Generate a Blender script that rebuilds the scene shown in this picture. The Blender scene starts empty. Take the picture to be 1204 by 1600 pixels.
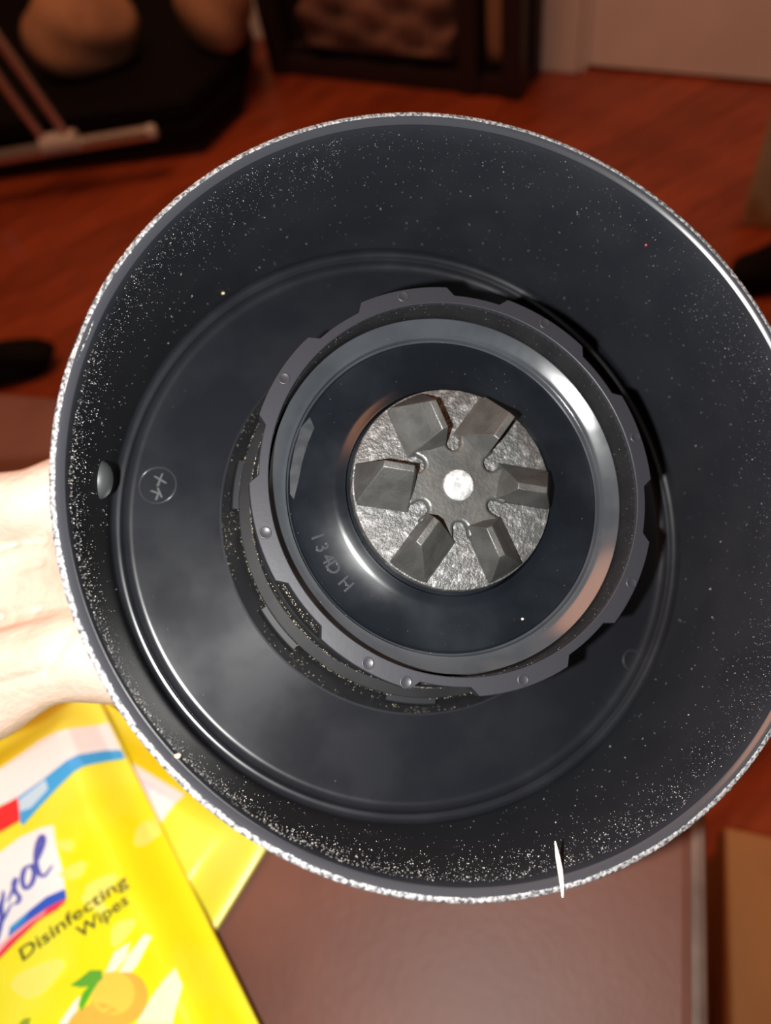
import bpy, bmesh, math, random
from mathutils import Vector, Matrix
random.seed(7)
S = bpy.context.scene
COL = S.collection
# ------------------------------------------------------------------ camera
PITCH, ROLL, CAM_Z, FPX = math.radians(54), math.radians(13), 0.80, 1155.0
F = Vector((0, math.cos(PITCH), -math.sin(PITCH)))
U0 = Vector((0, math.sin(PITCH), math.cos(PITCH))); R0 = Vector((1, 0, 0))
R = R0*math.cos(ROLL) - U0*math.sin(ROLL)
U = R0*math.sin(ROLL) + U0*math.cos(ROLL)
EYE = Vector((0, 0, CAM_Z))
cd = bpy.data.cameras.new('camera'); cam = bpy.data.objects.new('camera', cd); COL.objects.link(cam)
cam.matrix_world = Matrix(((R.x, U.x, -F.x, EYE.x), (R.y, U.y, -F.y, EYE.y), (R.z, U.z, -F.z, EYE.z), (0, 0, 0, 1)))
cd.sensor_fit = 'VERTICAL'; cd.sensor_height = 36; cd.sensor_width = 36*1204/1600; cd.lens = 36*FPX/1600
cd.clip_start = 0.005; cd.clip_end = 50
cd.dof.use_dof = True; cd.dof.focus_distance = 0.129; cd.dof.aperture_fstop = 13
S.camera = cam
S.view_settings.view_transform = 'Standard'; S.view_settings.look = 'None'
S.view_settings.gamma = 1; S.view_settings.use_curve_mapping = False
S.view_settings.exposure = 0.0
# ------------------------------------------------------------------ light: dim warm room, its ceiling lamp, the phone's flash
W = bpy.data.worlds.new('room_glow'); S.world = W; W.use_nodes = True
W.node_tree.nodes['Background'].inputs[0].default_value = (1.0, 0.42, 0.22, 1)
W.node_tree.nodes['Background'].inputs[1].default_value = 0.035
def light(name, kind, loc, power, color, size):
    d = bpy.data.lights.new(name, kind); d.energy = power; d.color = color
    if kind == 'AREA': d.size = size
    else: d.shadow_soft_size = size
    o = bpy.data.objects.new(name, d); o.location = loc; COL.objects.link(o); return o
light('phone_flash', 'POINT', EYE - R*0.015 - U*0.006 - F*0.001, 3.7, (1.0, 0.985, 0.96), 0.0018)
light('ceiling_lamp', 'POINT', (-.22, .95, 2.4), 88, (1.0, 0.43, 0.22), 0.55)

# ------------------------------------------------------------------ helpers
def at(px, py, z):
    """pixel of the photograph -> point on the horizontal plane at height z"""
    d = F + R*((px-602)/FPX) - U*((py-800)/FPX)
    return EYE + d*((z-CAM_Z)/d.z)
def lin(c):
    return tuple(((v/255+0.055)/1.055)**2.4 if v > 10 else v/255/12.92 for v in c)
def mat(name, col, rough=0.5, metal=0.0, spec=0.5, col2=None, nscale=40, bump=0.0, bscale=300, lo=0.4, hi=0.6, detail=4, rough2=None, stretch=None, coat=0.0):
    m = bpy.data.materials.new(name); m.use_nodes = True
    nt = m.node_tree; b = nt.nodes['Principled BSDF']
    b.inputs['Base Color'].default_value = (*col, 1); b.inputs['Roughness'].default_value = rough
    b.inputs['Metallic'].default_value = metal; b.inputs['Specular IOR Level'].default_value = spec
    b.inputs['Coat Weight'].default_value = coat; b.inputs['Coat Roughness'].default_value = 0.15
    tc = nt.nodes.new('ShaderNodeTexCoord'); src = tc.outputs['Object']
    if stretch:
        mp = nt.nodes.new('ShaderNodeMapping'); mp.inputs['Scale'].default_value = stretch
        nt.links.new(src, mp.inputs[0]); src = mp.outputs[0]
    if col2 or rough2 is not None:
        n = nt.nodes.new('ShaderNodeTexNoise'); n.inputs['Scale'].default_value = nscale; n.inputs['Detail'].default_value = detail
        nt.links.new(src, n.inputs['Vector'])
        r = nt.nodes.new('ShaderNodeMapRange'); r.inputs[1].default_value = lo; r.inputs[2].default_value = hi
        nt.links.new(n.outputs['Fac'], r.inputs[0])
        if col2:
            mx = nt.nodes.new('ShaderNodeMix'); mx.data_type = 'RGBA'
            mx.inputs[6].default_value = (*col, 1); mx.inputs[7].default_value = (*col2, 1)
            nt.links.new(r.outputs[0], mx.inputs[0]); nt.links.new(mx.outputs[2], b.inputs['Base Color'])
        if rough2 is not None:
            rr = nt.nodes.new('ShaderNodeMapRange'); rr.inputs[3].default_value = rough; rr.inputs[4].default_value = rough2
            nt.links.new(r.outputs[0], rr.inputs[0]); nt.links.new(rr.outputs[0], b.inputs['Roughness'])
    if bump:
        n2 = nt.nodes.new('ShaderNodeTexNoise'); n2.inputs['Scale'].default_value = bscale; n2.inputs['Detail'].default_value = 3
        nt.links.new(src, n2.inputs['Vector'])
        bp = nt.nodes.new('ShaderNodeBump'); bp.inputs['Strength'].default_value = bump; bp.inputs['Distance'].default_value = 0.001
        nt.links.new(n2.outputs['Fac'], bp.inputs['Height']); nt.links.new(bp.outputs[0], b.inputs['Normal'])
    return m
def obj(name, verts, faces, m, parent=None, smooth=None):
    me = bpy.data.meshes.new(name); me.from_pydata([tuple(v) for v in verts], [], faces); me.validate()
    bm = bmesh.new(); bm.from_mesh(me); bmesh.ops.recalc_face_normals(bm, faces=bm.faces); bm.to_mesh(me); bm.free()
    o = bpy.data.objects.new(name, me); COL.objects.link(o)
    if m: me.materials.append(m)
    if parent: o.parent = parent
    if smooth is not None:
        me.shade_smooth(); me.set_sharp_from_angle(angle=math.radians(smooth))
    return o
def link_mesh(name, me, m, parent=None, smooth=None):
    me.materials.clear(); me.materials.append(m)
    o = bpy.data.objects.new(name, me); COL.objects.link(o)
    if parent: o.parent = parent
    if smooth is not None:
        me.shade_smooth(); me.set_sharp_from_angle(angle=math.radians(smooth))
    return o
def empty(name, M=None):
    o = bpy.data.objects.new(name, None); o.empty_display_size = 0.02; COL.objects.link(o)
    if M is not None: o.matrix_world = M
    return o
def tag(o, label=None, cat=None, group=None, kind=None):
    if label: o['label'] = label
    if cat: o['category'] = cat
    if group: o['group'] = group
    if kind: o['kind'] = kind
    return o
def bevel(o, w, seg=2, ang=35):
    md = o.modifiers.new('bevel', 'BEVEL'); md.width = w; md.segments = seg; md.limit_method = 'ANGLE'; md.angle_limit = math.radians(ang)
    return o
def pol(r, deg, h):
    t = math.radians(deg); return (r*math.cos(t)/1000, r*math.sin(t)/1000, h/1000)
def lathe(prof, seg=256, jit=0.0, closed=False, cx=0, cy=0):
    vs, fs = [], []
    n = len(prof)
    for i in range(seg):
        t = 2*math.pi*i/seg
        for (r, h) in prof:
            j = jit*(random.random()-.5)*2 if jit else 0
            vs.append(((cx+(r+j)*math.cos(t))/1000, (cy+(r+j)*math.sin(t))/1000, (h+j*.5)/1000))
    for i in range(seg):
        k = (i+1) % seg
        for j in range(n-1 if not closed else n):
            q = (j+1) % n
            fs.append((i*n+j, k*n+j, k*n+q, i*n+q))
    return vs, fs
def disc_close(prof): return prof
def box(cx, cy, cz, sx, sy, sz):
    v = [(cx+a*sx/2, cy+b*sy/2, cz+c*sz/2) for a in (-1, 1) for b in (-1, 1) for c in (-1, 1)]
    f = [(0, 1, 3, 2), (4, 6, 7, 5), (0, 4, 5, 1), (2, 3, 7, 6), (0, 2, 6, 4), (1, 5, 7, 3)]
    return v, f
def prism(base, top):
    n = len(base)
    return list(base)+list(top), [tuple(range(n))[::-1], tuple(range(n, 2*n))]+[(i, (i+1) % n, n+(i+1) % n, n+i) for i in range(n)]
def merge(parts):
    V, Fc = [], []
    for v, f in parts:
        k = len(V); V += list(v); Fc += [tuple(i+k for i in q) for q in f]
    return V, Fc
def tube(pts, rad, seg=10, caps=True):
    vs, fs = [], []
    pts = [Vector(p) for p in pts]; n = len(pts)
    rads = rad if isinstance(rad, (list, tuple)) else [rad]*n
    up = Vector((0, 0, 1))
    for i, p in enumerate(pts):
        d = (pts[min(i+1, n-1)]-pts[max(i-1, 0)]).normalized()
        a = d.cross(up); a = a.normalized() if a.length > 1e-4 else d.cross(Vector((1, 0, 0))).normalized()
        b = d.cross(a)
        for k in range(seg):
            t = 2*math.pi*k/seg; vs.append(p + (a*math.cos(t)+b*math.sin(t))*rads[i])
    for i in range(n-1):
        for k in range(seg):
            q = (k+1) % seg; fs.append((i*seg+k, i*seg+q, (i+1)*seg+q, (i+1)*seg+k))
    if caps: fs += [tuple(range(seg)), tuple(range((n-1)*seg, n*seg))]
    return vs, fs
def text_mesh(txt, size, extrude=0.0, offset=0.0):
    cu = bpy.data.curves.new('lettering', 'FONT'); cu.body = txt; cu.size = size; cu.extrude = extrude; cu.offset = offset
    cu.align_x = 'CENTER'; cu.align_y = 'CENTER'; cu.resolution_u = 3
    o = bpy.data.objects.new('lettering', cu); COL.objects.link(o)
    dg = bpy.context.evaluated_depsgraph_get(); me = bpy.data.meshes.new_from_object(o.evaluated_get(dg))
    bpy.data.objects.remove(o); bpy.data.curves.remove(cu)
    return me
def baked(o):
    dg = bpy.context.evaluated_depsgraph_get(); return bpy.data.meshes.new_from_object(o.evaluated_get(dg))

# ------------------------------------------------------------------ materials
M_floor = [mat('red_wood_%s' % n, c, 0.3, 0, 0.5, c2, 9, stretch=(1, 7, 1)) for n, c, c2 in
           (('a', (.35, .072, .026), (.24, .048, .016)), ('b', (.31, .063, .022), (.215, .042, .014)), ('c', (.39, .083, .030), (.28, .056, .019)))]
M_wall = mat('wall_paint', (.62, .60, .56), .8)
M_white = mat('door_paint', (.90, .87, .80), .5, col2=(.84, .81, .75), nscale=6)
M_dark = mat('dark_wood', (.02, .012, .012), .5)
M_plast = mat('black_plastic', (.0072, .0076, .0098), .24, 0, .5, col2=(.0094, .0099, .0122), nscale=60, rough2=.28)
M_flange = mat('flange_plastic', (.016, .0165, .0200), .40, 0, .25, bump=.015, bscale=900)
M_ring = mat('ring_plastic', (.023, .026, .030), .15, 0, .5, col2=(.029, .032, .036), nscale=90, rough2=.2)
M_mark = mat('pin_mark_plastic', (.03, .033, .034), .5, 0, .8)
M_lug = mat('lug_plastic', (.010, .0105, .012), .5, 0, .2)
M_char = mat('raised_character', (.016, .018, .021), .25, 0, .5)
M_dish = mat('dish_plastic', (.0036, .0046, .0062), .20, 0, .32, col2=(.0055, .0070, .0092), nscale=55, rough2=.3)
M_lip = mat('lip_plastic', (.024, .025, .029), .22, 0, .5)
M_collar = mat('dusty_plastic', (.006, .006, .007), .5, 0, .35, col2=(.009, .009, .0095), nscale=160)
M_worn = mat('scuffed_plastic', (.035, .036, .042), .42, 0, .5, col2=(.26, .255, .25), nscale=1500, lo=.38, hi=.66, bump=.4, bscale=1500)
M_cast = mat('cast_metal', (.052, .052, .0495), .46, .55, .5, col2=(.072, .072, .068), nscale=260, bump=.12, bscale=1700)
M_rough = mat('rough_cast_metal', (.065, .065, .063), .5, .5, .5, col2=(.17, .17, .17), nscale=600, lo=.5, hi=.7, bump=.45, bscale=1900)
M_shaft = mat('bright_steel', (.52, .52, .52), .42, .35, .5, col2=(.28, .28, .28), nscale=700, bump=.3, bscale=1200)
M_dust = mat('dust', (.34, .32, .29), .9, col2=(.24, .24, .25), nscale=300)
M_gold = mat('tan_dust', (.48, .42, .30), .9, col2=(.34, .30, .23), nscale=300)
M_crumb = mat('crumb', (.62, .48, .28), .8)
M_sliver = mat('pale_sliver', (.85, .82, .72), .5)
M_red = mat('red_speck', (.7, .04, .06), .6)
M_skin = mat('skin', (.55, .40, .32), .5, 0, .35, col2=(.46, .30, .23), nscale=60, bump=.3, bscale=700)
M_yel = mat('yellow_film', (.95, .85, .008), .35, 0, .5, col2=(.97, .95, .12), nscale=14, lo=.42, hi=.68)
M_table = mat('brown_table', (.140, .052, .034), .5, 0, .38, col2=(.175, .068, .045), nscale=14, bump=.12, bscale=260)
M_edge = mat('brown_table_edge', (.20, .13, .10), .35, 0, .5, col2=(.13, .08, .06), nscale=40)

# ------------------------------------------------------------------ room shell
def plank_floor():
    base = tag(obj('floor', *box(0, 1.0, -0.02, 6, 6, 0.02), M_floor[1]), kind='structure')
    w, L = 0.085, 5.4
    ang = math.radians(24)
    n = 0
    for i in range(-16, 22):
        me = bpy.data.meshes.get('plank_%d' % (i % 3))
        if not me:
            v, f = box(0, 0, -0.005, L, w-0.0012, 0.010)
            me = bpy.data.meshes.new('plank_%d' % (i % 3)); me.from_pydata(v, [], f); me.materials.append(M_floor[i % 3])
        o = bpy.data.objects.new('plank', me); COL.objects.link(o); o.parent = base
        c = i*w
        o.location = (-math.sin(ang)*c, 1.2+math.cos(ang)*c, 0); o.rotation_euler = (0, 0, ang)
plank_floor()
P0, P1 = at(925, 108, 0), at(1204, 133, 0)
wu = (P1-P0).normalized(); wn = Vector((wu.y, -wu.x, 0))       # along the wall, and out of it toward the camera
WM = Matrix(((wu.x, wn.x*-1, 0, P0.x), (wu.y, wn.y*-1, 0, P0.y), (0, 0, 1, 0), (0, 0, 0, 1)))   # local y runs into the wall
def placed(o, M): o.matrix_world = M; return o
def wbox(name, u0, u1, y0, y1, z0, z1, m, parent=None):
    o = obj(name, *box((u0+u1)/2, (y0+y1)/2, (z0+z1)/2, u1-u0, y1-y0, z1-z0), m, parent)
    if not parent: o.matrix_world = WM
    return o
def wu_of(px, py, y):                                            # wall coordinate u of a pixel seen on the plane y
    d = F + R*((px-602)/FPX) - U*((py-800)/FPX); q = WM.inverted() @ EYE; dd = WM.inverted().to_3x3() @ d
    return (q + dd*((y-q.y)/dd.y)).x
uL, uR = wu_of(822, 60, -.03), wu_of(905, 60, -.03)
door = tag(wbox('door_1', uR+.012, uR+.85, 0, .035, .008, 2.03, M_white), kind='structure')
bevel(wbox('trim_1', uL, uR, -.03, .10, 0, 2.05, M_white), .004); tag(bpy.data.objects['trim_1'], kind='structure')
tag(wbox('trim_2', uR, uR+.012, -.012, .10, 0, 2.05, M_white), kind='structure')
tag(wbox('wall_back', -2.6, uL+.02, .02, .12, 0, 2.4, M_wall), kind='structure')
tag(wbox('baseboard_back', -2.6, uL, .004, .02, 0, .09, M_white), kind='structure')
tag(wbox('wall_right', uR+.85, uR+2.2, .02, .12, 0, 2.4, M_wall), kind='structure')

# ------------------------------------------------------------------ the blender jar base held to the camera
def cup_frame():
    a = Vector((0.20830304, -0.1956669, -0.95829239)); ex = Vector((0.97806434, 0.04167212, 0.20409211)); ey = Vector((0, -0.97978462, 0.20005525))
    c = Vector((15.97787, -7.58224, 124.0))/1000
    w = lambda v: R*v.x - U*v.y + F*v.z
    X, Y, Z, T = w(ex), w(ey), w(a), EYE + w(c)
    return Matrix(((X.x, Y.x, Z.x, T.x), (X.y, Y.y, Z.y, T.y), (X.z, Y.z, Z.z, T.z), (0, 0, 0, 1)))
CM = cup_frame(); CI = CM.inverted()
def on_cup(px, py, h):
    """pixel -> cup-local point (metres) on the plane h millimetres along the axis from the rim"""
    d = CI.to_3x3() @ (F + R*((px-602)/FPX) - U*((py-800)/FPX)); e = CI @ EYE
    return e + d*((h/1000-e.z)/d.z)
jar = tag(empty('blender_jar_base', CM), 'black plastic blender jar base held up, underside showing toothed collar and coupling', 'blender part')

def arc(cx, ch, r, a0, a1, n):
    return [(cx+r*math.cos(math.radians(a0+(a1-a0)*i/n)), ch+r*math.sin(math.radians(a0+(a1-a0)*i/n))) for i in range(n+1)]
WALL = [(65.35, -.95), (65.25, -1.3), (65.0, -2.0)] + [(65.0-.2*t/12, -2.0-40.0*t/12) for t in range(1, 13)]
WALL += arc(63.5, -43.0, 1.3, -2, -95, 10) + arc(63.35, -44.743, .45, 85, 172, 6) + arc(61.04, -44.285, 1.9, -12, -102, 13)
FLOOR = lambda r: -46.15 + (60.6-r)*.19 + max(0, 60.6-r)**2*.0030          # the floor rises gently toward the collar
WALL += [(59, FLOOR(59)), (57.5, FLOOR(57.5)), (55.5, FLOOR(55.5)), (53, FLOOR(53)), (50.5, FLOOR(50.5)), (48, FLOOR(48)), (45.5, FLOOR(45.5)), (43, FLOOR(43)), (41, FLOOR(41)), (40, -43.0), (20, -47.7), (8, -47.7)]
outer = [(8, -51), (60, -51), (63.5, -50.6), (65.4, -49.2), (66.0, -47)] + [(66.0+1.45*t/8, -47+45.6*t/8) for t in range(1, 9)] + [(67.5, -.8), (67.35, -.25)]
skirt = obj('skirt', *lathe(outer + [(66.9, -.40), (66.5, -.5), (66.0, -.85)] + WALL, 360, closed=True), M_plast, jar, 28)
M_wallp = mat('dull_black_plastic', (.0096, .0102, .0130), .55, 0, .12, col2=(.0118, .0125, .0152), nscale=70)
skirt.data.materials.append(M_wallp)
for pf in skirt.data.polygons:
    if pf.center.z > -.0420 and math.hypot(pf.center.x, pf.center.y) < .0655: pf.material_index = 1

# inner chamfer and the worn, scuffed running edge of the rim
rim_lip = obj('rim_lip', *lathe([(66.6, -.30), (66.52, -.03), (66.3, -.10), (65.95, -.38), (65.6, -.74), (65.36, -1.05), (65.2, -1.6)], 360), M_lip, jar, 60)
def worn():
    vs, fs = [], []; seg = 1500
    prof = [(67.46, -.45), (67.38, -.14), (67.15, 0), (66.9, .03), (66.65, .02), (66.5, -.10)]
    random.seed(3); n = len(prof); ph = [random.random()*6 for _ in range(6)]
    for i in range(seg):
        t = 2*math.pi*i/seg; deg = math.degrees(t)
        w = .07*math.sin(t*23+ph[0]) + .05*math.sin(t*67+ph[1]) + .05*math.sin(t*211+ph[2])
        chip = math.exp(-((deg-165)/4.5)**2)
        for j, (r, h) in enumerate(prof):
            rr, hh = r, h
            if j >= 3: rr += w*(j-2)*.28 - chip*.4*(j-2)*.5
            rr += random.uniform(-.035, .035); hh += random.uniform(-.05, .05) - chip*.30
            vs.append((rr*math.cos(t)/1000, rr*math.sin(t)/1000, hh/1000))
    for i in range(seg):
        k = (i+1) % seg
        for j in range(n-1): fs.append((i*n+j, k*n+j, k*n+j+1, i*n+j+1))
    return vs, fs
tag(obj('worn_rim', *worn(), M_worn, jar, 70), 'whitish scuffed and chipped running edge')

# central collar: flared dusty tube, castellated flange, side lugs
collar = obj('collar', *lathe([(34.6, -12), (35.9, -12), (36.0, -20), (36.35, -27), (36.5, -27.1), (36.9, -27.6), (37.0, -33), (39.1, -34.0), (39.4, -37.0), (40.4, -39.2), (41.8, -40.8), (43, -42.2), (43, -44.0), (34.6, -44.0)], 256, closed=True), M_collar, jar, 40)
def flange():
    ring = []
    for k in range(8):
        c = 16.6 + 45*k
        ring += [(36.35, c-22.5+d) for d in (0, 2.4, 4.8)] + [(36.35, c-15.3)] + [(37.95, c-13.1+26.2*i/10) for i in range(11)] + [(36.35, c+15.3)] + [(36.35, c+17.7), (36.35, c+20.1)]
    n = len(ring); vs, fs = [], []
    for (r, d) in ring:
        vs += [pol(r, d, -10.0), pol(r, d, -12.8), pol(34.65, d, -12.8), pol(34.65, d, -10.0)]
    for i in range(n):
        k = (i+1) % n
        for j in range(4): fs.append((i*4+j, k*4+j, k*4+(j+1) % 4, i*4+(j+1) % 4))
    return vs, fs
fl = bevel(obj('toothed_flange', *flange(), M_flange, jar, 30), .00016, 2, 40)
def copies(proto, n):
    out = [proto]
    for _ in range(n-1):
        c = proto.copy(); COL.objects.link(c); out.append(c)
    return out
pm = obj('pin_mark', *lathe([(0.01, .03), (.72, .03), (.86, .10), (.98, .12), (1.08, .02)], 28), M_flange, fl, 60)
for o, (r, d) in zip(copies(pm, 9), [(36.65, 107.2), (36.6, 152.5), (36.5, -162.8), (36.6, -118.1), (37.0, -106.8), (36.6, -73.7), (36.8, -28.8), (36.7, 16.6), (36.75, 61.7)]):
    o.location = pol(r, d, -10.0)
def lug():
    vs = []
    for (r, h) in ((39.0, -35.2), (40.5, -35.6), (41.0, -39), (39.0, -39)):
        vs += [pol(r, -7.5+15*i/8, h) for i in range(9)]
    fs = []
    for j in range(4):
        q = (j+1) % 4
        fs += [(j*9+i, j*9+i+1, q*9+i+1, q*9+i) for i in range(8)]
    fs += [(0, 9, 18, 27), (8, 35, 26, 17)]
    return vs, fs
lg = bevel(obj('side_lug', *lug(), M_lug, collar, 30), .0002)
for k, o in enumerate(copies(lg, 8)): o.rotation_euler = (0, 0, math.radians(-140+45*k))
# inner tube and dish inside the flange
obj('inner_tube', *lathe([(34.65, -12.8), (34.66, -10.1), (34.6, -14), (34.55, -18.9), (34.2, -19)], 256), M_collar, jar, 40)
def ring_profile():
    r, h, pts = 31.2, -17.7, []
    while r <= 34.32:
        pts.append((r, h)); t = min(1, (r-31.2)/.9); tilt = 10+23*t*t*(3-2*t)+max(0, r-32.1)*3.5
        r += .13; h += .13*math.tan(math.radians(tilt))
    return [(pts[-1][0]+.02, -19)] + pts[::-1] + [(31.1, -17.8), (30.95, -18.9), (30.6, -19.2)]
ringp = ring_profile()
obj('seal_ring', *lathe(ringp, 256), M_ring, jar, 40)
dish = obj('dish', *lathe([(30.6, -19.2), (30.35, -18.5), (30.1, -18.35), (29.6, -18.5), (26, -18.6), (22.6, -18.5), (21.6, -18.2), (20.6, -17.6), (20.2, -17.4), (20.0, -18.5), (19.9, -19.5), (.01, -19.5)], 256), M_dish, jar, 40)
for ch, d in (('1', -158.8), ('3', -154.2), ('4', -149.3), ('D', -145.3), ('H', -137.3)):
    me = text_mesh(ch, .0034, .00012, .00004)
    o = link_mesh('moulded_character', me, M_char, dish)
    x, y, z = pol(26.9, d, -18.55); o.location = (x, y, z); o.rotation_euler = (0, 0, math.radians(d+90))
M_resid = mat('dried_residue', (.011, .013, .015), .6, 0, .3, col2=(.005, .006, .008), nscale=700, lo=.42, hi=.6)
rp = [on_cup(x, y, -18.25) for x, y in ((484, 652), (491, 668), (481, 692), (472, 722), (466, 752), (459, 780), (453, 772), (453, 738), (460, 700), (470, 668))]
tag(obj('dried_residue', [(p.x, p.y, -.01825) for p in rp]+[(p.x, p.y, -.0184) for p in rp], [tuple(range(10)), tuple(range(10, 20))]+[(i, (i+1) % 10, 10+(i+1) % 10, 10+i) for i in range(10)], M_resid, dish), 'dull grey dried smear')
# moulded date mark on the skirt floor, pin marks on its wall
def ring_bead(r, w=.16):
    return lathe([(r-w, -.1), (r-w*.6, w*.9), (r, w*1.2), (r+w*.6, w*.9), (r+w, -.1)], 48)
mk = obj('mould_mark', *ring_bead(3.9, .22), M_lip, skirt, 60); mk.location = pol(56.3, 175.2, FLOOR(56.3)); mk.rotation_euler = (0, -.21, 0)
for ch, (px, py), rot in (('X', (251, 751), 20), ('K', (245, 771), 205)):
    o = link_mesh('moulded_character', text_mesh(ch, .0032, .00020, .00004), M_mark, mk)
    p = on_cup(px, py, FLOOR(56.3)) - Vector(mk.location); o.location = (p.x, p.y, .0001); o.rotation_euler = (0, 0, math.radians(rot))
def wall_spot(name, deg, h, prof, m):
    o = obj(name, *lathe(prof, 40), m, skirt, 60)
    t = math.radians(deg); r = 65.0-.2*(-h-2)/40
    n = Vector((-math.cos(t), -math.sin(t), .03)).normalized(); x = Vector((-math.sin(t), math.cos(t), 0)); y = n.cross(x)
    o.matrix_local = Matrix(((x.x, y.x, n.x, r*math.cos(t)/1000), (x.y, y.y, n.y, r*math.sin(t)/1000), (x.z, y.z, n.z, h/1000), (0, 0, 0, 1)))
    return o
wall_spot('pin_mark', 178.6, -29.5, [(3.7, -.3), (3.6, .4), (3.2, 1.0), (2.5, 1.6), (1.4, 2.0), (.01, 2.15)], M_mark)
rm = obj('pin_mark', *ring_bead(2.3, .2), M_flange, skirt, 60); rm.location = pol(61.0, -31.2, -45.9)

# metal drive coupling
cpl = obj('drive_coupling', *lathe([(.01, -15), (8, -15.0), (14, -15.0), (18.9, -15.05), (19.25, -15.2), (19.4, -15.6), (19.4, -17.2), (19.0, -18.6), (18, -19.5)], 200), M_rough, jar, 35)
cpl['label'] = 'rough grey cast metal coupling disc with six drive dogs'
def hub():
    pts = []
    for k in range(6):
        s = 33.5+60*k; sr = math.radians(s)
        loc2 = [(9.9, 1.5), (8.9, 1.45)] + [(8.2+1.45*math.cos(math.radians(a)), 1.45*math.sin(math.radians(a))) for a in range(75, 286, 21)] + [(8.9, -1.45), (9.9, -1.5)]
        for (x, y) in loc2[::-1]:
            pts.append((x*math.cos(sr)-y*math.sin(sr), x*math.sin(sr)+y*math.cos(sr)))
        for d in (12, 20, 28, 36, 44):
            pts.append((10.0*math.cos(math.radians(s+d+2)), 10.0*math.sin(math.radians(s+d+2))))
    return prism([(x/1000, y/1000, -.0152) for x, y in pts], [(x/1000, y/1000, -.0133) for x, y in pts])
bevel(obj('hub', *hub(), M_cast, cpl, 40), .00055, 3, 50)
def dog():
    z0, z1 = -.0152, -.0072
    circ = lambda y: math.sqrt(19.05**2-y*y)
    base = [(7.2, -1.5), (circ(-1.5), -1.5)] + [(circ(y), y) for y in (0, 1.6, 3.2, 4.8)] + [(circ(6.3)-.2, 6.3), (8.3, 6.3), (7.4, 2.5)]
    top = [(9.4, -.65), (15.3, -.65), (15.5, -.3), (15.5, .1), (15.5, .4), (15.4, .55), (15.3, .65), (9.6, .65), (9.4, 0)]
    # convex hull of base and ridge gives ramp, drop, outer and inner faces
    bm = bmesh.new()
    for (x, y) in base: bm.verts.new((x/1000, y/1000, z0))
    for (x, y) in ((9.6, -.65), (15.2, -.65), (15.2, .6), (9.6, .6)): bm.verts.new((x/1000, y/1000, z1))
    for (x, y) in ((18.6, -1.2), (18.0, 5.6)): bm.verts.new((x/1000, y/1000, z0+.0016))
    bmesh.ops.convex_hull(bm, input=bm.verts)
    bmesh.ops.dissolve_limit(bm, angle_limit=math.radians(4), verts=bm.verts, edges=bm.edges)
    me = bpy.data.meshes.new('drive_dog'); bm.to_mesh(me); bm.free(); return me
dg0 = bevel(link_mesh('drive_dog', dog(), M_cast, cpl, 25), .0006, 4, 15)
for k, o in enumerate(copies(dg0, 6)): o.rotation_euler = (0, 0, math.radians(53.7+60*k))
obj('shaft_end', *lathe([(2.95, -13.6), (2.95, -13.0), (2.75, -12.55), (2.2, -12.2), (1.4, -12.05), (.8, -12.1), (.01, -12.15)], 40, cx=.3), M_shaft, cpl, 50)

# fine dust clinging to the plastic
def dust():
    random.seed(11); vs, fs = [], []
    def speck(p, s):
        k = len(vs); v = Vector(p)
        e = [Vector((random.uniform(-1, 1), random.uniform(-1, 1), random.uniform(-1, 1))).normalized()*s*random.uniform(.6, 1.5) for _ in range(4)]
        vs.extend([v+q for q in e]); fs.extend([(k, k+1, k+2), (k, k+2, k+3), (k, k+3, k+1), (k+1, k+3, k+2)])
    for i in range(7600):                                   # band below the rim
        d = random.uniform(0, 360); h = -1.6-abs(random.gauss(0, 8.0))
        if 40 < d < 110 and random.random() < .72: continue
        if h < -40: continue
        big = 165 < d < 305
        speck(pol(65.0-.2*(-h-2)/40-(.11 if big else .06), d, h), random.uniform(.03, .095)*(1.35 if big else 1)/1000)
    for i in range(1500):
        d = random.uniform(0, 360); h = random.uniform(-40, -2)
        speck(pol(65.0-.2*(-h-2)/40-.05, d, h), random.choice((.04, .05, .07, .10, .14))/1000)
    for i in range(220):
        speck(pol((lambda q: q)(43+16*random.random()), random.uniform(0, 360), -45.6), random.choice((.04, .06, .10))/1000)
    for i in range(700):
        speck(pol(34.6, random.uniform(0, 360), random.uniform(-16, -10.4)), random.uniform(.03, .07)/1000)
    for i in range(260):
        r = random.uniform(21, 34); h = -18.5 if r < 30 else (-16.8 if r > 31.2 else -17.6)
        speck(pol(r, random.uniform(0, 360), h), random.choice((.03, .04, .06))/1000)
    return vs, fs
def collar_dust():
    random.seed(12); vs, fs = [], []
    for i in range(14000):
        h = random.uniform(-41.6, -12.5); d = random.uniform(0, 360)
        if random.random() > .45+.55*math.sin(math.radians(d*9)+h*.7): continue
        r = 36.2 if h > -27 else (37.05 if h > -33 else (39.3 if h > -37 else 39.5+(-h-37)*.66))
        k = len(vs); v = Vector(pol(r, d, h)); s_ = random.uniform(.04, .12)/1000
        vs.extend([v+Vector((random.uniform(-1, 1), random.uniform(-1, 1), random.uniform(-1, 1))).normalized()*s_*1.1 for _ in range(4)])
        fs.extend([(k, k+1, k+2), (k, k+2, k+3), (k, k+3, k+1), (k+1, k+3, k+2)])
    return vs, fs
tag(obj('dust', *collar_dust(), M_gold, collar), 'tan dust caked on the collar', kind='stuff')
tag(obj('dust', *dust(), M_dust, jar), 'pale dust specks clinging to the black plastic', kind='stuff')

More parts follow.
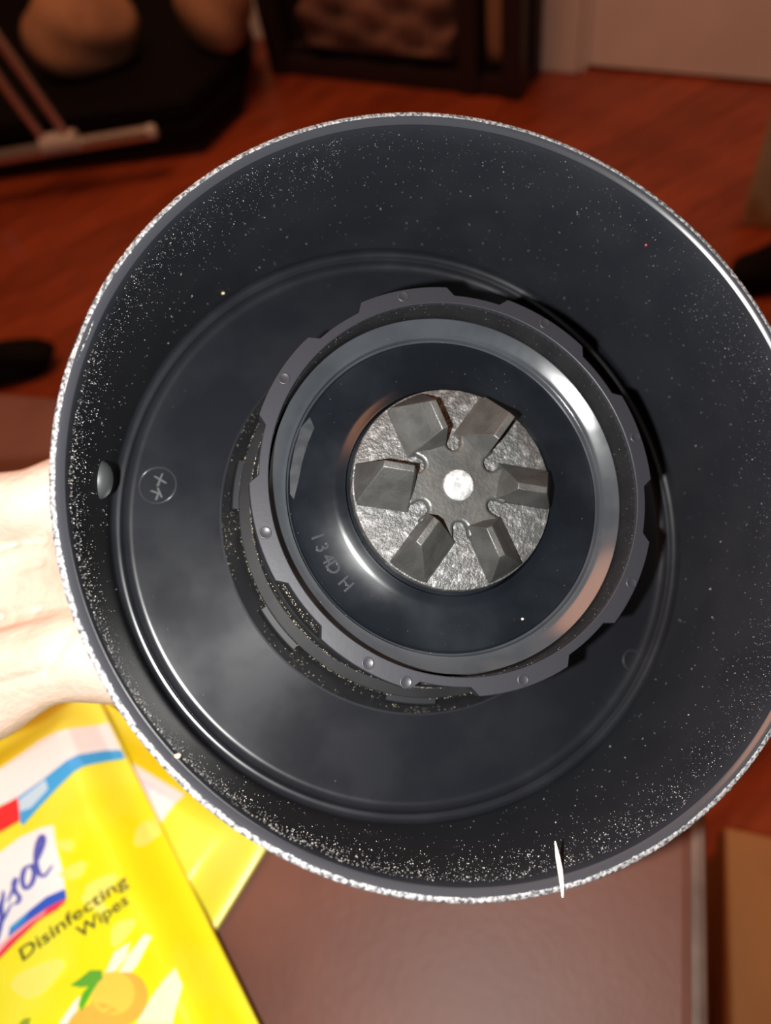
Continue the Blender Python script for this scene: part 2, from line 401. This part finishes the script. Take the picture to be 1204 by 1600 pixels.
# crumbs and a pale sliver caught on the rim
def crumb(name, px, py, h, s, m, label, cat='crumb'):
    bm = bmesh.new(); bmesh.ops.create_icosphere(bm, subdivisions=2, radius=s/1000)
    for v in bm.verts: v.co *= random.uniform(.7, 1.25); v.co.x *= 1.3
    me = bpy.data.meshes.new(name); bm.to_mesh(me); bm.free()
    o = link_mesh(name, me, m, None, 60); o.matrix_world = Matrix.Translation(CM @ on_cup(px, py, h)); tag(o, label, cat); return o
def wall_crumb(name, px, py, s, m, label, cat='crumb'):
    # first depth at which the ray meets the inner wall
    h = -.5
    while h > -47:
        p = on_cup(px, py, h)
        if math.hypot(p.x, p.y)*1000 >= 65.0-.2*(-h-2)/40-.15: break
        h -= .25
    return crumb(name, px, py, h if h > -47 else -47.7, s, m, label, cat)
# on the far wall the ray enters inside the rim circle and meets the wall lower down
def hit_wall(px, py):
    h = 0.0; prev = None
    while h > -44.5:
        p = on_cup(px, py, h); r = math.hypot(p.x, p.y)*1000; w = 65.0-.2*(-h-2)/40-.12
        if prev is not None and prev < 0 and r-w >= 0: return h
        prev = r-w; h -= .2
    return -45.9
for nm, px, py, s, m, lab in (('crumb', 348, 458, .28, M_crumb, 'pale tan crumb on the upper left inner wall of the black base'),
                              ('speck', 1009, 383, .17, M_red, 'tiny red speck on the upper right inner wall of the black base'),
                              ('crumb', 277, 1181, .32, M_crumb, 'tan crumb at the lower left rim above the yellow pouch'),
                              ('crumb', 669, 1092, .22, M_crumb, 'pale yellow crumb at the foot of the dusty collar'),
                              ('crumb', 816, 967, .20, M_crumb, 'small tan crumb in the dark dish below the metal coupling')):
    h = hit_wall(px, py)
    if (px, py) == (816, 967): h = -18.4
    if (px, py) == (277, 1181): h = -.6
    crumb(nm, px, py, h, s, m, lab, 'crumb' if nm == 'crumb' else 'speck')
slp = [(867, 1315, -4.0), (871, 1338, -2.6), (875, 1360, -1.3), (877.5, 1382, .25), (878.5, 1402, .5)]
sp = [CM @ on_cup(*q) for q in slp]
tag(obj('sliver', *tube(sp, [.00010, .00036, .00040, .00028, .0001], 8), M_sliver, None, 60), 'thin pale sliver stuck across the bottom rim of the black base', 'sliver')

# ------------------------------------------------------------------ the hand that holds it
def hand():
    balls = []
    def chain(pts, step=.0022):
        for (p, r), (q, s) in zip(pts, pts[1:]):
            n = max(2, int((q-p).length/step))
            for i in range(n+1): balls.append((p.lerp(q, i/n), r+(s-r)*i/n))
    L = lambda px, py, h, r: (on_cup(px, py, h), r/1000)
    wrist = L(-190, 960, -76, 20)
    chain([L(-900, 1180, -100, 31), L(-520, 1080, -88, 26), wrist])                    # forearm
    chain([L(-230, 905, -76, 15), L(-60, 893, -76, 11), L(60, 886, -73, 10.5), L(160, 870, -69, 11)])        # palm
    chain([wrist, L(-100, 930, -80, 14), L(-20, 930, -81, 12), L(200, 930, -69, 12)])
    chain([L(-150, 1010, -78, 15), L(0, 985, -82, 11), L(200, 990, -69, 11)])
    chain([L(-190, 860, -74, 13), L(-60, 800, -67, 8.8), L(50, 784, -63, 7.8), L(150, 742, -62, 8.0), L(235, 690, -61.5, 8.6), L(300, 620, -60.5, 7.6), L(325, 585, -60, 6.4)])   # thumb, spread upward under the cup
    chain([L(160, 850, -66, 12), L(420, 760, -62, 9.2), L(560, 700, -61.5, 8.4), L(650, 660, -60, 7.4), L(690, 645, -59.5, 6.2)])      # index
    chain([L(200, 920, -66, 12), L(450, 860, -62, 9.4), L(620, 825, -61.5, 8.6), L(720, 805, -60, 7.6), L(765, 797, -59.5, 6.2)])      # middle
    chain([L(210, 980, -66, 11.5), L(440, 960, -62, 9.0), L(590, 945, -61.5, 8.2), L(680, 935, -60, 7.2), L(715, 930, -59.5, 6.0)])    # ring
    # little-finger side, in view under the rim
    chain([L(-170, 1100, -76, 17), L(-30, 1078, -69, 12.5), L(50, 1040, -66, 10.2), L(110, 1024, -64.5, 10.4), L(230, 1040, -64, 9.6), L(380, 1075, -61.5, 8.0), L(480, 1090, -60.5, 7.2), L(560, 1095, -59.5, 6.4), L(590, 1095, -59, 5.4)])
    bm = bmesh.new()
    for p, r in balls:
        bmesh.ops.create_icosphere(bm, subdivisions=2, radius=r, matrix=Matrix.Translation(p))
    me = bpy.data.meshes.new('person'); bm.to_mesh(me); bm.free()
    o = bpy.data.objects.new('person', me); COL.objects.link(o)
    md = o.modifiers.new('r', 'REMESH'); md.mode = 'VOXEL'; md.voxel_size = .0011
    sm = o.modifiers.new('s', 'SMOOTH'); sm.factor = .5; sm.iterations = 14
    out = baked(o); bpy.data.objects.remove(o)
    # creases of the palm and base of the little finger
    creases = [[(-80, 985), (0, 962), (60, 950), (110, 944)], [(-20, 905), (60, 880), (110, 868)], [(-60, 880), (20, 848), (100, 842)], [(-20, 1075), (70, 1050), (110, 985)]]
    segs = []
    for c in creases:
        segs += [(Vector(a), Vector(b)) for a, b in zip(c, c[1:])]
    ci = CM
    for v in out.vertices:
        w = ci @ v.co - EYE; z = w.dot(F); p = Vector((602+FPX*w.dot(R)/z, 800-FPX*w.dot(U)/z))
        if p.x > 240: continue
        for a, b in segs:
            t = max(0, min(1, (p-a).dot(b-a)/(b-a).length_squared)); d = (p-(a+(b-a)*t)).length
            if d < 16: v.co.z -= .0012*math.exp(-(d/6)**2)
    o = link_mesh('person', out, M_skin, None); out.shade_smooth(); o.matrix_world = CM
    return tag(o, "person's bare left hand and wrist holding the black base from beneath, fingers pointing right", 'person')
hand()

# ------------------------------------------------------------------ brown table, yellow pouches
TZ = .50
def table():
    A, B = at(1092, 1310, TZ), at(1095, 1600, TZ)
    e = (A-B); e.z = 0; e.normalize(); p = Vector((-e.y, e.x, 0))                      # e: away, p: left
    C = at(40, 612, TZ); s = (C-B).dot(e)
    c0 = B + e*s
    M = Matrix(((p.x, -e.x, 0, c0.x), (p.y, -e.y, 0, c0.y), (0, 0, 1, TZ), (0, 0, 0, 1)))   # local x left, y toward viewer, top at 0
    root = empty('table', M); root.location.z = 0
    tag(root, 'brown leather-look table with worn edges under the yellow pouches', 'table')
    w, d = 1.0, .62
    t = obj('table_top', *box(w/2, d/2, TZ-.02, w, d, .04), M_table, root); bevel(t, .006, 3)
    bevel(obj('worn_edge', *box(.001, d/2, TZ-.018, .008, d-.01, .034), M_edge, root), .003)
    root2 = [obj('leg', *box(x, y, (TZ-.04)/2, .05, .05, TZ-.04), M_dark, root) for x in (.05, w-.05) for y in (.05, d-.05)]
    return root
table()

def pouch(name, O, uvec, W_, H_, z0, thick, label, topdrop=.02):
    """film pouch; local x = across (0 at the right edge, negative to the left), y = down the pack, z = up"""
    u = Vector((uvec.x, uvec.y, 0)).normalized(); v = Vector((u.y, -u.x, 0))
    M = Matrix(((u.x, v.x*-1, 0, O.x), (u.y, v.y*-1, 0, O.y), (0, 0, 1, z0), (0, 0, 0, 1)))
    root = empty(name, M)                                   # right-handed: local -y runs down the pack
    ss = lambda x: 0 if x < 0 else (1 if x > 1 else x*x*(3-2*x))
    def zt(x, y):
        ex = min(-x, x+W_); ey0, ey1 = y, H_-y
        k = ss(ex/.016)*ss(ey0/topdrop)*ss(ey1/.02)
        wr = .0007*math.sin(90*x+60*y)+.0005*math.sin(210*y-70*x)
        return -thick*(1-k)*.8 + wr*k
    nx, ny = 60, 76; vs, fs = [], []
    for j in range(ny+1):
        for i in range(nx+1):
            x = -W_*i/nx; y = H_*j/ny; vs.append((x, -y, zt(x, y)))
    for j in range(ny+1):
        for i in range(nx+1):
            x = -W_*i/nx; y = H_*j/ny; vs.append((x, -y, -thick+ (0 if 0 < i < nx and 0 < j < ny else .0006)))
    n = (nx+1)*(ny+1); q = nx+1
    for j in range(ny):
        for i in range(nx):
            a = j*q+i; fs.append((a, a+1, a+q+1, a+q)); fs.append((n+a, n+a+q, n+a+q+1, n+a+1))
    for i in range(nx):
        fs.append((i, n+i, n+i+1, i+1)); b = ny*q+i; fs.append((b, b+1, n+b+1, n+b))
    for j in range(ny):
        a = j*q; fs.append((a, a+q, n+a+q, n+a)); b = j*q+nx; fs.append((b, n+b, n+b+q, b+q))
    obj('film', vs, fs, M_yel, root, 60); tag(root, label, 'pouch')
    return root, M, zt
FZ = TZ + .036
O1 = at(117, 1045, FZ); E1 = at(385, 1600, FZ) - O1
uv1 = Vector((-E1.y, E1.x, 0))
if uv1.dot(at(247, 968, FZ)-O1) < 0: uv1 = -uv1
front, PM, pz = pouch('wipes_pouch', O1, uv1, .165, .22, FZ, .016, 'yellow wipes pouch with a printed logo and lemons lying topmost beside the held base', .022)
PI_ = PM.inverted()
def on_pouch(px, py): p = PI_ @ at(px, py, FZ); return (p.x, p.y)
LAYER = [0]
PM_CACHE = {}
def ink(rgb, rough=.4):
    if rgb not in PM_CACHE: PM_CACHE[rgb] = mat('print_ink_%d' % len(PM_CACHE), rgb, rough)
    return PM_CACHE[rgb]
def conform(me, zt, off):
    for v in me.vertices: v.co.z = zt(min(-.0001, v.co.x), max(.0001, -v.co.y)) + off
def patch(name, pts, rgb, parent=None, zt=None, mapper=None, label=None, layer=1):
    """flat print on the film: polygon in photograph pixels laid on the pouch surface"""
    parent = parent or front; zt = zt or pz; mapper = mapper or on_pouch
    bm = bmesh.new(); vv = [bm.verts.new((*mapper(*p), 0)) for p in pts]
    vv = [v for v in vv]; bm.faces.new(vv)
    for k in range(44):
        bmesh.ops.bisect_plane(bm, geom=bm.verts[:]+bm.edges[:]+bm.faces[:], plane_co=(-.004*k, 0, 0), plane_no=(1, 0, 0))
        bmesh.ops.bisect_plane(bm, geom=bm.verts[:]+bm.edges[:]+bm.faces[:], plane_co=(0, -.004*k-.002, 0), plane_no=(0, 1, 0))
    bmesh.ops.triangulate(bm, faces=bm.faces)
    me = bpy.data.meshes.new(name); bm.to_mesh(me); bm.free()
    for v in me.vertices:
        v.co.x = min(v.co.x, -.0004)
    conform(me, zt, .00038+.00012*layer)
    o = link_mesh(name, me, ink(rgb), parent)
    if label: o['label'] = label
    return o
def ell(cx, cy, rx, ry, rot=0, n=28):
    c, s = math.cos(math.radians(rot)), math.sin(math.radians(rot))
    return [(cx+rx*math.cos(t)*c-ry*math.sin(t)*s, cy+rx*math.cos(t)*s+ry*math.sin(t)*c) for t in [2*math.pi*i/n for i in range(n)]]
z6 = lambda pts: [(x/6.02, 1280+y/6.02) for x, y in pts]
# bands across the top of the front pouch
patch('printed_band', [(-120, 1254), (0, 1201), (60, 1156), (100, 1138), (149, 1111), (174, 1153), (150, 1160), (120, 1180), (75, 1212), (30, 1245), (0, 1258), (-120, 1320)], (.95, .93, .93), layer=1, label='white printed band')
patch('printed_band', [(174, 1154), (150, 1160), (120, 1180), (75, 1213), (27, 1245), (31, 1285), (36, 1290), (60, 1262), (90, 1232), (130, 1196), (155, 1178), (178, 1168)], (.06, .42, .86), layer=2, label='blue printed band')
patch('printed_band', [(27, 1245), (0, 1259), (-120, 1322), (-120, 1380), (-60, 1330), (0, 1300), (30, 1282)], (.9, .03, .035), layer=2, label='red printed patch')
patch('printed_patch', [(28, 1250), (72, 1218), (76, 1233), (48, 1262), (30, 1268)], (.55, .78, .95), layer=3)
patch('printed_tab', [(148, 1088), (164, 1080), (169, 1112), (163, 1128)], (.85, .03, .03), layer=3, label='red printed tab')
def lettering(name, txt, cx, cy, length, height, rgb, layer=4, bold=0.0):
    me = text_mesh(txt, 1.0, 0, bold)
    xs = [v.co.x for v in me.vertices]; ys = [v.co.y for v in me.vertices]
    w, h = max(xs)-min(xs), max(ys)-min(ys); mx, my = (max(xs)+min(xs))/2, (max(ys)+min(ys))/2
    x0, y0 = on_pouch(cx, cy); k = 0.30/FPX*.93
    for v in me.vertices:
        v.co.x = x0+(v.co.x-mx)/w*length*k; v.co.y = y0+(v.co.y-my)/h*height*k
    conform(me, pz, .00038+.00012*layer)
    return link_mesh(name, me, ink(rgb), front)
# logo
patch('printed_logo', z6([(-700, 900), (-500, 680), (-250, 480), (0, 320), (200, 170), (400, 85), (520, 65), (545, 250), (590, 450), (625, 665), (470, 740), (300, 860), (110, 1020), (90, 1110), (0, 1190), (-350, 1480), (-650, 1700), (-720, 1300)]), (.95, .97, .97), layer=2, label='white logo shield')
patch('printed_logo', z6([(625, 660), (450, 735), (300, 855), (110, 1015), (92, 1115), (280, 965), (470, 838), (645, 748)]), (.035, .12, .62), layer=3, label='blue logo band')
patch('printed_logo', z6([(645, 745), (470, 835), (280, 965), (60, 1140), (-350, 1490), (-350, 1620), (0, 1320), (200, 1130), (400, 950), (560, 860), (632, 790)]), (.85, .05, .08), layer=3, label='red logo band')
patch('printed_logo', z6([(470, 850), (430, 900), (300, 985), (100, 1150), (0, 1260), (-100, 1340), (-60, 1250), (100, 1110), (280, 975)]), (.93, .50, .55), layer=4)
patch('printed_logo', z6([(130, 1010), (290, 880), (250, 950), (120, 1070)]), (.03, .42, .80), layer=4)
def script(strokes, rgb, layer=5):
    vs, fs = [], []
    for pts, wd in strokes:
        P = []
        for i in range(len(pts)-1):                              # Catmull-Rom
            p0 = Vector(pts[max(i-1, 0)]); p1 = Vector(pts[i]); p2 = Vector(pts[i+1]); p3 = Vector(pts[min(i+2, len(pts)-1)])
            for k in range(6):
                t = k/6; P.append(.5*((2*p1)+(p2-p0)*t+(2*p0-5*p1+4*p2-p3)*t*t+(3*p1-p0-3*p2+p3)*t**3))
        P.append(Vector(pts[-1])); n = len(P); b = len(vs)
        for i, p in enumerate(P):
            d = P[min(i+1, n-1)]-P[max(i-1, 0)]; d.normalize(); nn = Vector((-d.y, d.x))
            w = wd*(.45+.55*abs(d.y))*min(1, .35+4*min(i, n-1-i)/n)
            for s in (1, -1):
                q = z6([tuple(p+nn*w*s)])[0]; x, y = on_pouch(*q); vs.append((x, y, 0))
        fs += [(b+2*i, b+2*i+1, b+2*i+3, b+2*i+2) for i in range(n-1)]
    me = bpy.data.meshes.new('printed_lettering'); me.from_pydata(vs, [], fs); conform(me, pz, .00038+.00012*layer)
    return link_mesh('printed_lettering', me, ink(rgb), front)
script([([(-420, 760), (-330, 690), (-290, 790), (-330, 1000), (-400, 1200), (-330, 1190), (-240, 1080)], 30),
        ([(-160, 760), (-130, 820), (-130, 930), (-80, 950), (10, 800), (35, 680)], 24), ([(30, 670), (15, 820), (20, 960), (-10, 1110), (-70, 1220), (-130, 1240), (-100, 1130), (30, 960), (110, 800)], 26),
        ([(70, 780), (130, 650), (155, 560), (130, 620), (155, 690), (190, 740), (165, 790), (110, 800)], 24),
        ([(310, 430), (245, 470), (215, 570), (245, 655), (305, 610), (335, 510), (310, 435), (360, 450)], 25),
        ([(330, 470), (395, 330), (435, 210), (415, 165), (375, 240), (352, 380), (375, 500), (425, 540), (510, 440)], 25)], (.10, .12, .50))
lettering('printed_lettering', 'Disinfecting', 119, 1435, 158, 23, (.045, .05, .02), bold=.012)
lettering('printed_lettering', 'Wipes', 163, 1434, 74, 22, (.045, .05, .02), bold=.012)
# lemons, leaves and pale blossom printed lower down
pale = (.95, .90, .16)
for e in (ell(105, 1322, 14, 9, 10), ell(117, 1362, 22, 11, -25), ell(160, 1385, 26, 14, -30), ell(150, 1410, 22, 12, 40), ell(60, 1530, 45, 22, -30), ell(190, 1455, 26, 12, -50), ell(215, 1290, 26, 14, -60)):
    random.seed(int(e[0][0])); q = sum(p[0] for p in e)/len(e), sum(p[1] for p in e)/len(e); k5 = random.random()*6
    e = [(q[0]+(x-q[0])*(1+.13*math.sin(3*2*math.pi*i/len(e)+k5)), q[1]+(y-q[1])*(1+.13*math.sin(3*2*math.pi*i/len(e)+k5))) for i, (x, y) in enumerate(e)]
    patch('printed_blossom', e, pale, layer=2)
patch('printed_streak', [(165, 1520), (178, 1488), (202, 1472), (196, 1496), (176, 1522)], (.97, .95, .75), layer=3)
patch('printed_streak', [(184, 1523), (200, 1492), (224, 1460), (236, 1462), (214, 1508), (198, 1526)], (.97, .95, .75), layer=3)
patch('printed_streak', [(212, 1600), (240, 1555), (272, 1512), (284, 1540), (270, 1600)], (.96, .93, .62), layer=3)
patch('printed_streak', [(96, 1600), (120, 1564), (128, 1556), (118, 1600)], (.95, .88, .80), layer=3)
patch('printed_lemon', ell(188, 1562, 47, 40, -40), (.86, .50, .06), layer=4, label='printed lemon')
patch('printed_lemon', ell(178, 1552, 34, 34, -30), (.93, .66, .08), layer=5)
patch('printed_lemon', ell(150, 1606, 44, 36, -30), (.86, .50, .06), layer=5, label='printed lemon')
patch('printed_leaf', [(112, 1540), (126, 1530), (142, 1516), (160, 1516), (162, 1530), (148, 1541), (128, 1543)], (.12, .42, .035), layer=6, label='printed green leaf')
patch('printed_leaf', [(160, 1528), (148, 1548), (138, 1566), (130, 1582), (127, 1570), (132, 1552), (144, 1538)], (.08, .46, .02), layer=6, label='printed green leaf')
patch('printed_leaf', [(35, 1600), (42, 1592), (54, 1590), (50, 1606), (40, 1610)], (.32, .42, .03), layer=6, label='printed green leaf')

BZ = TZ + .017
OB = at(432, 1264, BZ); EB = at(322, 1440, BZ) - OB
ub = Vector((-EB.y, EB.x, 0))
if ub.dot(at(500, 1300, BZ)-OB) < 0: ub = -ub
back, BM_, bz = pouch('wipes_pouch', OB, ub, .105, .155, BZ, .0155, 'plain yellow back of the pouch lying underneath, its white barcode label showing')
BI = BM_.inverted()
def on_back(px, py): p = BI @ at(px, py, BZ); return (p.x, p.y)
bar = patch('barcode_label', [(192, 1184), (284, 1238), (247, 1293), (150, 1300)], (.93, .92, .95), back, bz, on_back, 'white barcode label', 1)
random.seed(5)
for i in range(11):
    t = i/10; x0 = 206+48*t; y0 = 1208+28*t; w = random.choice((.8, 1.2, 2))
    patch('barcode_bar', [(x0, y0), (x0+w, y0+w*.6), (x0+w-24, y0+33+w*.6), (x0-24, y0+33)], (.55, .53, .78), back, bz, on_back, None, 2)

# ------------------------------------------------------------------ things around: low and blurred beyond the table
M_tan = mat('tan_board', (.52, .25, .088), .7, 0, .3, col2=(.44, .20, .07), nscale=8)
bxA, bxB, bxC = at(1135, 1296, .16), at(1136, 1600, .16), at(1204, 1243, .16)
def tan_box():
    e = (bxB-bxA).normalized(); f = Vector((-e.y, e.x, 0)) if Vector((-e.y, e.x, 0)).dot(bxC-bxA) > 0 else Vector((e.y, -e.x, 0))
    M = Matrix(((f.x, e.x, 0, bxA.x), (f.y, e.y, 0, bxA.y), (0, 0, 1, 0), (0, 0, 0, 1)))
    r = tag(empty('storage_box', M), 'flat tan lidded box on the floor right of the brown table', 'box')
    obj('box_body', *box(.17, .26, .066, .33, .51, .132), M_tan, r); bevel(obj('lid', *box(.17, .26, .146, .344, .524, .028), M_tan, r), .003)
tan_box()
M_cream = mat('cream_card', (.46, .34, .20), .7, col2=(.40, .28, .16), nscale=12)
def carton():
    b = at(1156, 354, 0); d = Vector((.86, -.5, 0)).normalized(); n = Vector((.5, .86, 0)).normalized()
    M = Matrix(((d.x, n.x, 0, b.x), (d.y, n.y, 0, b.y), (0, 0, 1, 0), (0, 0, 0, 1)))
    r = tag(empty('carton', M), 'cream printed carton standing on the floor at the right edge', 'carton')
    bevel(obj('carton_body', *box(.10, .03, .15, .20, .06, .30), M_cream, r), .004)
    obj('printed_panel', *box(.115, -.0005, .115, .16, .002, .065), mat('purple_print', (.05, .03, .05), .6), r)
    obj('printed_panel', *box(.115, -.0005, .26, .16, .002, .05), mat('dark_print', (.035, .02, .016), .6), r)
carton()
M_blk = mat('black_cloth', (.003, .002, .002), .8, 0, .15)
def lump(name, c, sx, sy, sz, m, label, cat, seed=1, amp=.12, rot=0):
    random.seed(seed); bm = bmesh.new(); bmesh.ops.create_icosphere(bm, subdivisions=4, radius=1)
    ph = [random.random()*6 for _ in range(6)]
    for v in bm.verts:
        n = v.co.copy(); k = 1+amp*(math.sin(3*n.x+ph[0])*math.sin(2.6*n.y+ph[1])+.5*math.sin(5*n.z+4*n.x+ph[2]))
        v.co = Vector((n.x*k*sx, n.y*k*sy, max(-.7, n.z)*k*sz))
    zmin = min(v.co.z for v in bm.verts)
    for v in bm.verts: v.co.z -= zmin
    me = bpy.data.meshes.new(name); bm.to_mesh(me); bm.free()
    o = link_mesh(name, me, m, None); me.shade_smooth(); o.location = c; o.rotation_euler = (0, 0, rot)
    return tag(o, label, cat)
p = at(1205, 440, 0); lump('bag', (p.x, p.y, 0), .085, .035, .035, M_blk, 'limp black bag on the floor in front of the cream carton', 'bag', 4)
p = at(28, 585, 0); lump('cloth_bundle', (p.x, p.y, 0), .085, .035, .035, M_blk, 'small dark cloth bundle on the red floor beyond the table edge', 'bundle', 6)

# dark rack by the door casing with bundles on it
def rack():
    Fp = at(803, 150, 0); e = -wu; g = -wn if (-wn).dot(P0-Fp) > 0 else wn.copy()
    d = (P0-Fp).dot(g) - .055; st = (at(722, 162, 0)-Fp).dot(e); w = (at(402, 150, 0)-Fp).dot(e)
    M = Matrix(((e.x, g.x, 0, Fp.x), (e.y, g.y, 0, Fp.y), (0, 0, 1, 0), (0, 0, 0, 1)))
    r = tag(empty('rack', M), 'dark wooden open rack standing against the wall left of the door casing', 'rack')
    for x in (0, st, w):
        for y in (0, d): bevel(obj('post', *box(x, y, .35, .042, .042, .70), M_dark, r), .003)
    for y in (0, d):
        obj('rail', *box(w/2, y, .02, w-.042, .03, .03), M_dark, r); obj('rail', *box(w/2, y, .42, w-.042, .03, .03), M_dark, r)
    for x in (0, w): obj('rail', *box(x, d/2, .02, .03, d-.042, .03), M_dark, r); obj('rail', *box(x, d/2, .42, .03, d-.042, .03), M_dark, r)
    obj('shelf', *box(w/2, d/2, .042, w-.044, d-.044, .012), M_dark, r)
    obj('back_panel', *box(w/2, d+.004, .35, w, .008, .70), M_dark, r)
    return M, w, d, st
RM, rw, rd, rst = rack()
M_cl1 = mat('brown_cloth', (.24, .13, .095), .9, col2=(.13, .07, .055), nscale=10, bump=.3, bscale=90)
M_cl2 = mat('orange_cloth', (.32, .10, .035), .9, col2=(.24, .075, .03), nscale=12)
M_cl3 = mat('taupe_cloth', (.24, .135, .11), .9, col2=(.15, .085, .07), nscale=9)
M_cl4 = mat('tan_paper', (.32, .17, .09), .8, col2=(.27, .14, .07), nscale=10)
def soft_box(name, cx, cy, z0, sx, sy, sz, m, label, cat, seed=1, amp=.008):
    bm = bmesh.new(); bmesh.ops.create_cube(bm, size=1); bmesh.ops.subdivide_edges(bm, edges=bm.edges[:], cuts=9, use_grid_fill=True)
    random.seed(seed); ph = [random.random()*6 for _ in range(4)]
    for v in bm.verts:
        x, y, z = v.co; k = 4
        q = (abs(2*x)**k+abs(2*y)**k+abs(2*z)**k)**(-1/k) if v.co.length > .01 else 1
        x, y, z = x*(q*.35+.65), y*(q*.35+.65), z*(q*.35+.65)
        s = amp*(math.sin(18*x+9*z+ph[0])+math.sin(14*z-11*x+ph[1])*.7)
        v.co = Vector((x*sx, y*sy - s*(1 if y < 0 else 0), z*sz + s*.6))
    zm = min(v.co.z for v in bm.verts)
    for v in bm.verts: v.co.z -= zm
    me = bpy.data.meshes.new(name); bm.to_mesh(me); bm.free()
    o = link_mesh(name, me, m, None); me.shade_smooth()
    o.matrix_world = RM @ Matrix.Translation((cx, cy, z0)); return tag(o, label, cat)
rx = (rst+rw-.03)/2; rb = rw-rst-.09
soft_box('cloth_bundle', rx, rd*.48, .050, rb*.96, max(rd*.8, .08), .13, M_cl1, 'bulky dark brown cloth bundle at the bottom of the dark rack', 'bundle', 2, .010)
soft_box('folded_cloth', rx+rb*.26, rd*.48, .212, rb*.42, max(rd*.8, .08), .045, M_cl2, 'orange-brown folded cloth on top of the brown bundle in the rack', 'cloth', 3, .004)
soft_box('folded_cloth', rx-rb*.22, rd*.48, .212, rb*.50, max(rd*.8, .08), .05, M_cl3, 'taupe folded cloth beside the orange cloth in the rack', 'cloth', 5, .005)
soft_box('folded_blanket', rx, rd*.48, .285, rb*.94, max(rd*.8, .08), .07, M_cl3, 'taupe folded blanket topmost in the dark rack', 'blanket', 8, .005)
soft_box('paper_bag', rst/2, rd*.5, .050, (rst-.05)*.8, max(rd*.6, .06), .28, M_cl4, 'tan paper bag standing between the right posts of the rack', 'bag', 9, .002)

# low black bench with tan cushions on it, and a chrome stand in front
def bench():
    a, b, c = at(-60, 292, 0), at(322, 243, 0), at(384, 180, 0)
    g = wn if (P0-c).dot(wn) > 0 else -wn
    k = (P0-c).dot(g) - .05
    d1 = c + g*k - wu*.16; d2 = d1 - wu*.85
    root = tag(empty('bench', Matrix.Translation(b)), 'low black bench in the shadows behind the chrome stand', 'bench')
    P = [p-b for p in (a, b, c, d1, d2)]; m = sum(P, Vector())/5
    lev = lambda k, z: [(m.x+(p.x-m.x)*k, m.y+(p.y-m.y)*k, z) for p in P]
    bevel(obj('bench_base', *prism(lev(1, .02), lev(1, .07)), M_blk, root), .006, 2)
    bevel(obj('seat_pad', *prism(lev(.985, .07), lev(.985, .12)), M_blk, root), .015, 3)
    for q in lev(.88, .01): obj('leg', *box(q[0], q[1], .01, .04, .04, .02), M_dark, root)
bench()
M_throw = mat('tan_cushion_cloth', (.44, .25, .14), .9, col2=(.30, .16, .095), nscale=9, bump=.4, bscale=60)
p = at(150, 42, .19); lump('cushion', (p.x-.035, p.y, .121), .12, .10, .09, M_throw, 'tan cushion on the black bench above the chrome stand', 'cushion', 12, .10, -.4)
p = at(330, 0, .20); lump('cushion', (p.x+.005, p.y-.01, .121), .08, .085, .10, M_throw, 'tan cushion at the right end of the black bench', 'cushion', 15, .08, .3)
M_chr = mat('chrome', (.74, .72, .70), .25, .9)
M_cap = mat('grey_plastic', (.55, .53, .50), .5)
def stand():
    fz = .10
    b = at(98, 230, fz); root = empty('chrome_stand', Matrix.Translation((b.x, b.y, 0)))
    tag(root, 'chrome tubular stand with twin uprights and a low horizontal foot, far left', 'stand')
    L = lambda v: v - Vector((b.x, b.y, 0))
    f0, f1 = at(-130, 268, fz), at(236, 206, fz)
    obj('foot_tube', *tube([L(f0), L(f1)], .0135, 16), M_chr, root, 50)
    d = (f1-f0).normalized()
    obj('end_cap', *tube([L(f1)-d*.004, L(f1)+d*.006, L(f1)+d*.011], [.0142, .0142, .010], 16), M_cap, root, 50)
    for s in (-.024, .024):
        q = L(b)+d*s
        obj('upright', *tube([q, q+Vector((-.10, -.02, .55))], .009, 12), M_chr, root, 50)
    obj('bracket', *tube([L(b)-d*.036+Vector((0, 0, .01)), L(b)+d*.036+Vector((0, 0, .01))], .02, 12), M_cap, root, 50)
    for t in (.03, .2):
        q = L(f0.lerp(f1, t)); obj('caster', *tube([Vector((q.x-.01, q.y, .03)), Vector((q.x+.01, q.y, .03))], .03, 16), M_dark, root, 50)
        obj('caster_stem', *tube([Vector((q.x, q.y, .05)), Vector((q.x, q.y, .095))], .006, 8), M_chr, root)
stand()
